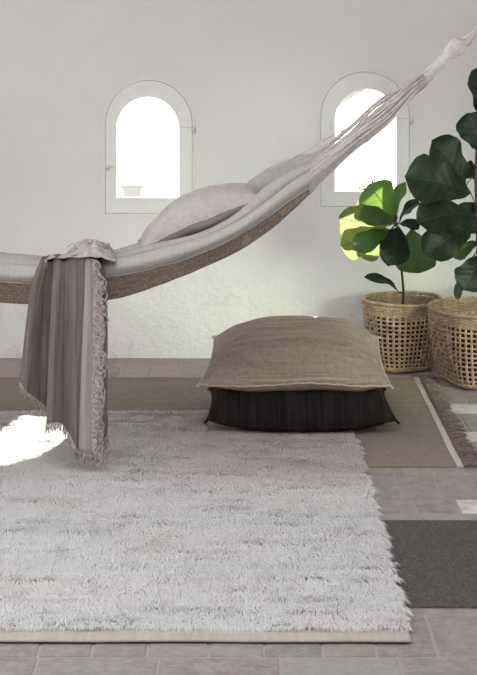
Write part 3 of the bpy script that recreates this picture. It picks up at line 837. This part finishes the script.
basket('woven_basket',B1[0],B1[1],.325,.112,.185,.35,M['cane'],'open-weave cane basket against the wall holding the smaller bright-leaved fig',seed=1)
basket('woven_basket',B2[0],B2[1],.335,.165,.243,.30,M['cane2'],'open-weave cane basket at the right edge, in front of the other basket',NV=54,seed=4)

# ---------------------------------------------------------------- figs
LT=[0,.04,.12,.22,.34,.48,.62,.76,.88,.95,1.0]
LWd=[.02,.10,.30,.50,.60,.74,.93,1.0,.84,.55,.05]
def leaf(parent,base,tip,width,nrm,mat,curl=.08,fold=.18,seed=0,label=None,pet=None):
    base=Vector(base);tip=Vector(tip); ax=tip-base; L_=ax.length; nrm=Vector(nrm).normalized()
    side=ax.cross(nrm).normalized(); nn=side.cross(ax).normalized()
    mb=MB(); rows=[];uv=[]; nt_=26; nv=12
    for i in range(nt_+1):
        t=i/nt_; c=base+ax*t+nn*(curl*L_*(math.sin(math.pi*t)-.25*t)); w=width/2*lerp(LT,LWd,t)*(1+.04*math.sin(t*19+seed))
        r=[];u=[]
        for j in range(nv+1):
            v=-1+2*j/nv
            z=fold*abs(v)*w+.05*width*math.sin(t*13+seed+(2 if v>0 else 0))*v*v*(.3+t)+.006*width*math.cos((t-abs(v)*.2)*2*math.pi*6.5)*(1-abs(v))
            r.append(c+side*v*w+nn*z); u.append((t,(v+1)/2))
        rows.append(r);uv.append(u)
    mb.grid(rows,uv)
    o=mb.build('leaf',mat,parent)
    pb=MB(); 
    if pet is not None:
        q=Vector(pet); pb.tube(catmull([tuple(q),tuple(q.lerp(base,.5)+Vector((0,0,.006))),tuple(base),tuple(base+ax*.06+nn*curl*L_*.15)],4),.0026,6); pb.build('petiole',M['bark'],o if False else parent)
    if label:o['label']=label
    return o
def fig(center,label,rpot,hpot):
    root=empty('potted_fig',(center[0],center[1],.012),label,'plant')
    cx,cy=center; mb=MB(); rows=[]
    for r,z in ((rpot*.72,.014),(rpot*.78,.05),(rpot,hpot-.02),(rpot+.006,hpot-.018),(rpot+.006,hpot),(rpot-.004,hpot),(rpot-.006,hpot-.03),(rpot*.75,.02)):
        rows.append([(cx+r*math.cos(a),cy+r*math.sin(a),z) for a in [2*math.pi*i/40 for i in range(40)]])
    mb.grid(rows,close=True); mb.f.append(tuple(range(40))); mb.mi.append(0); mb.build('nursery_pot',M['pot'],root)
    mb=MB(); rows=[]
    for k in range(9):
        r=(rpot-.004)*(k/8+.001); rows.append([(cx+r*math.cos(a),cy+r*math.sin(a),hpot-.016+.008*nz(r*40*math.cos(a),r*40*math.sin(a),3)) for a in [2*math.pi*i/40 for i in range(40)]])
    mb.grid(rows,close=True); mb.build('soil',M['soil'],root)
    return root
# small fig: crop coordinates of the photograph -> px
f1=fig(B1,'small fiddle-leaf fig with sunlit yellow-green leaves in the rear basket',.125,.25)
def q(px,py,Y): return P(330+px/4.336,170+py/4.336,Y)
stem=[Vector((B1[0]+.0,B1[1],.235)),q(318,540,7.55),q(311,440,7.50),q(300,340,7.47),q(288,240,7.45),q(284,215,7.45)]
mb=MB(); mb.tube(catmull([tuple(p) for p in stem],8),[.0065-.003*i/40 for i in range(41)],8); mb.build('stem',M['bark'],f1)
S1=stem[4]
LV=[ # base, tip, width px, normal, mat, curl, fold
 ((272,215,7.42),(168,62,7.40),160,(.25,-.9,-.05),'leaflight',.10,.12),     # top leaf
 ((264,230,7.42),(40,212,7.36),185,(-.1,-.85,-.45),'leaf',.05,.08),      # bright left leaf, upper
 ((264,258,7.40),(48,330,7.34),150,(-.2,-.85,-.40),'leaf',.04,.08),       # bright left leaf, lower
 ((280,225,7.38),(132,200,7.22),95,(.1,-.8,.5),'leafmid',.10,.15),         # green leaf in front
 ((262,265,7.36),(100,345,7.20),92,(.0,-.85,.5),'leafmid',.10,.15),
 ((298,245,7.36),(262,412,7.18),130,(.1,-.9,.3),'leafdark',.10,.12),   # round front leaf hanging
 ((355,255,7.44),(385,448,7.42),175,(-.3,-.8,.2),'leafmid',.08,.15),      # lower right
 ((283,215,7.44),(328,52,7.42),70,(-.6,-.45,.3),'leaflight',.10,.25),        # upright leaf
 ((300,225,7.40),(388,140,7.34),85,(-.5,-.4,.75),'leafdark',.12,.2),    # glossy leaf
 ((290,235,7.38),(385,250,7.28),70,(-.1,-.5,.85),'leafdark',.12,.2),
 ((270,255,7.42),(135,378,7.40),100,(.1,-.9,.2),'leaf',.03,.1),
 ((255,240,7.46),(120,130,7.42),110,(.2,-.8,.3),'leaf',.06,.1),
 ((300,532,7.50),(152,462,7.42),52,(.35,-.6,.75),'leafdark',.16,.2),
]
px1=7.4/F/4.336
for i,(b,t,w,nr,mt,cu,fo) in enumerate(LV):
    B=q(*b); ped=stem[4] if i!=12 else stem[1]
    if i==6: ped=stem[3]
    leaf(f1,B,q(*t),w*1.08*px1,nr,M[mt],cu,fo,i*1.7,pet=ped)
mb=MB(); 
for k,(tx,ty) in enumerate(((275,190),(292,196),(284,188))): mb.tube([q(284,225,7.44),q((284+tx)/2,(225+ty)/2,7.43),q(tx,ty,7.42)],[.005,.006,.001],8)
mb.build('bud',M['leaf'],f1)
# large fig
f2=fig(B2,'large dark-leaved fiddle-leaf fig in the right-hand basket, cut by the edge',.15,.26)
def r_(px,py,Y): return P(400+px/3.22,100+py/3.22,Y)
stem2=[Vector((B2[0],B2[1],.245)),r_(258,600,7.28),r_(252,480,7.26),r_(248,360,7.24),r_(244,240,7.22),r_(250,120,7.2),r_(262,0,7.2)]
mb=MB(); mb.tube(catmull([tuple(p) for p in stem2],8),[.011-.006*i/48 for i in range(49)],8); mb.build('stem',M['bark'],f2)
LV2=[
 ((228,300,7.15),(18,245,7.02),150,(.1,-.85,.45),.10,.12,3),
 ((212,275,7.2),(105,132,7.14),125,(.35,-.85,.25),.10,.12,4),
 ((262,165,7.2),(222,42,7.16),118,(.2,-.9,.1),.06,.1,5),
 ((240,370,7.14),(55,392,7.0),120,(.0,-.75,.6),.10,.15,3),
 ((238,400,7.2),(80,492,7.06),110,(.05,-.9,.3),.08,.12,3),
 ((250,455,7.24),(172,505,7.2),50,(.0,-.8,.5),.10,.12,2),
 ((255,500,7.2),(205,612,7.1),100,(.1,-.9,.2),.08,.1,2),
 ((212,548,7.22),(184,642,7.18),30,(-.5,-.7,.1),.10,.3,2),
 ((250,420,7.1),(212,425,6.98),60,(.1,-.3,.95),.1,.2,3),
 ((240,330,7.26),(195,400,7.24),110,(.1,-.9,.1),.05,.1,3),
 ((262,240,7.2),(380,150,7.1),130,(-.3,-.85,.3),.10,.12,4),
 ((262,330,7.2),(400,300,7.05),140,(-.2,-.8,.5),.10,.12,3),
 ((258,420,7.2),(390,470,7.08),130,(-.1,-.8,.5),.10,.12,3),
 ((270,120,7.2),(330,-20,7.15),130,(-.3,-.8,.3),.10,.12,5),
 ((258,250,7.25),(205,215,7.22),60,(.2,-.8,.4),.05,.1,4),
 ((262,60,7.22),(285,-110,7.2),120,(.1,-.9,.2),.1,.1,6),
 ((250,560,7.2),(330,640,7.1),90,(.0,-.8,.4),.1,.1,1),
]
px2=7.15/F/3.22
for i,(b,t,w,nr,cu,fo,si) in enumerate(LV2):
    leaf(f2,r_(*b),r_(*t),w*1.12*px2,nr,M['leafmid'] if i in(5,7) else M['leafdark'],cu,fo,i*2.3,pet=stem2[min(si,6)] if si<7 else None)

# ---------------------------------------------------------------- outside
mb=MB(); mb.box(-90,90,WY+4,220,-6.3,-6.0); gm=simple_noise('pale_dry_ground',(.62,.60,.55),(.72,.70,.66),.3,.95,.1); g=mb.build('ground',gm,smooth=False); struct(g)
# neighbouring chimney seen through the left window
Yh=30.0; cw=M['wall']
a=P(121,0,Yh).x; b=P(143,0,Yh).x; zt=P(0,185.5,Yh).z
ch=empty('chimney',((a+b)/2,Yh+.25,-6.0),'pale plastered chimney outside, seen at the foot of the left window','chimney')
mb=MB(); mb.box(a+.05,b-.05,Yh,Yh+.5,-6.0,zt-.10); mb.build('stack',simple_noise('outdoor_plaster',(.30,.29,.28),(.36,.35,.335),6),ch,smooth=False)
mb=MB(); 
mb.add([(a+.05,Yh,zt-.10),(b-.05,Yh,zt-.10),(b-.05,Yh+.5,zt-.10),(a+.05,Yh+.5,zt-.10),(a-.01,Yh-.06,zt-.03),(b+.01,Yh-.06,zt-.03),(b+.01,Yh+.56,zt-.03),(a-.01,Yh+.56,zt-.03),(a-.01,Yh-.06,zt),(b+.01,Yh-.06,zt),(b+.01,Yh+.56,zt),(a-.01,Yh+.56,zt)],
 [(3,2,1,0),(8,9,10,11)]+[(o+i,o+(i+1)%4,o+4+(i+1)%4,o+4+i) for o in (0,4) for i in range(4)])
mb.build('cap',simple_noise('outdoor_cap',(.24,.23,.22),(.30,.29,.275),6),ch,smooth=False)
# shrub outside the right window
Ys=14.0
sh=empty('garden_shrub',(P(368,0,Ys).x,Ys,-6.0),'sunlit shrub outside, seen at the foot of the right window','shrub')
random.seed(3); mb=MB(); 
root0=Vector((P(368,0,Ys).x,Ys,-6.0)); tips=[]
for k in range(16):
    tx=random.uniform(350,387); ty=176+abs(tx-366)*.7+random.uniform(-3,8)
    tp=P(tx,ty,Ys+random.uniform(-.3,.3)); fork=Vector((root0.x+(tp.x-root0.x)*.4,Ys,-1.2))
    mb.tube([root0+Vector((random.uniform(-.04,.04),0,0)),fork,tp],[.02,.012,.003],5); tips.append((fork,tp))
mb.build('branches',M['bark'],sh)
mb=MB()
for fork,tp in tips:
    for k in range(34):
        c=tp.lerp(fork,random.random()**1.6*.6)+Vector((random.gauss(0,.035),random.gauss(0,.05),random.gauss(0,.03)))
        d=Vector((random.gauss(0,1),random.gauss(0,1),random.gauss(.5,1))).normalized(); s=d.cross(Vector((random.random(),random.random(),.3))).normalized()
        l=random.uniform(.02,.04); mb.add([c,c+d*l*.5+s*l*.25,c+d*l,c+d*l*.5-s*l*.25],[(0,1,2,3)])
mb.build('foliage',simple_noise('shrub_leaves',(.05,.06,.045),(.09,.10,.08),3),sh,smooth=False)
# unseen blocker added outside the right window, sloped to keep sun off cushion
mb=MB(); x0,x1=W2f[0]-.25,W2f[1]+.55
zc=lambda x:1.322+.65*(x-.65)
x0,x1=.46,1.05
mb.add([(x,y,zc(x) if d==0 else 1.66) for x in (x0,x1) for y in (WY+.10,WY+.55) for d in (0,.03)],[(0,1,3,2),(4,6,7,5),(0,4,5,1),(2,3,7,6),(0,2,6,4),(1,5,7,3)])
blk=mb.build('sun_blocker',M['frame'],smooth=False); struct(blk); blk.name='light_blocker_1'

# ---------------------------------------------------------------- light
w=bpy.data.worlds.new('sky'); bpy.context.scene.world=w; w.use_nodes=True
bg=w.node_tree.nodes['Background']; bg.inputs[0].default_value=(.93,.97,1.0,1); bg.inputs[1].default_value=1.8
def light(name,t,loc,energy,col,rot=None,size=None,direction=None):
    l=bpy.data.lights.new(name,t); l.energy=energy; l.color=col; o=bpy.data.objects.new(name,l); C.objects.link(o); o.location=loc
    if t=='AREA': l.shape='RECTANGLE'; l.size,l.size_y=size
    d=Vector(direction); o.rotation_euler=d.to_track_quat('-Z','Z').to_euler(); return o
s=light('sun','SUN',(2,20,12),26,(1,.97,.92),direction=(-.24,-1,-.635)); s.data.angle=.01
light('daylight_left_window','AREA',(XL+.02,(LW[0]+LW[1])/2,(LW[2]+LW[3])/2),22,(1,.955,.955),size=(LW[1]-LW[0],LW[3]-LW[2]),direction=(1,0,0))
light('daylight_skylight','AREA',((SK[0]+SK[1])/2,(SK[2]+SK[3])/2,ZT-.02),43,(.98,.975,1),size=(SK[1]-SK[0],SK[3]-SK[2]),direction=(0,0.05,-1))
light('daylight_garden_door','AREA',(0,YB+.02,1.2),8,(.88,.93,1),size=(2.7,2.2),direction=(0,1,0))
light('added_wall_glow','AREA',(XR-.02,(RW[0]+RW[1])/2,(RW[2]+RW[3])/2),5.2,(.84,1.0,.68),size=(RW[1]-RW[0],RW[3]-RW[2]),direction=(-1,1.2,-.36)).data.spread=math.radians(40)  # unseen lamp added at the right, aimed to put a green glow on the wall

# ---------------------------------------------------------------- camera
cam=bpy.data.cameras.new('camera'); co=bpy.data.objects.new('camera',cam); C.objects.link(co); bpy.context.scene.camera=co
co.location=(0,0,H); co.rotation_euler=(math.pi/2,0,0)
cam.sensor_fit='VERTICAL'; cam.sensor_height=36; cam.lens=F/675*36; cam.shift_y=-(337.5-HZ)/675; cam.clip_end=400; cam.clip_start=.05
vs_=bpy.context.scene.view_settings; vs_.view_transform='Standard'; vs_.look='None'; vs_.gamma=1; vs_.exposure=0; vs_.use_curve_mapping=False
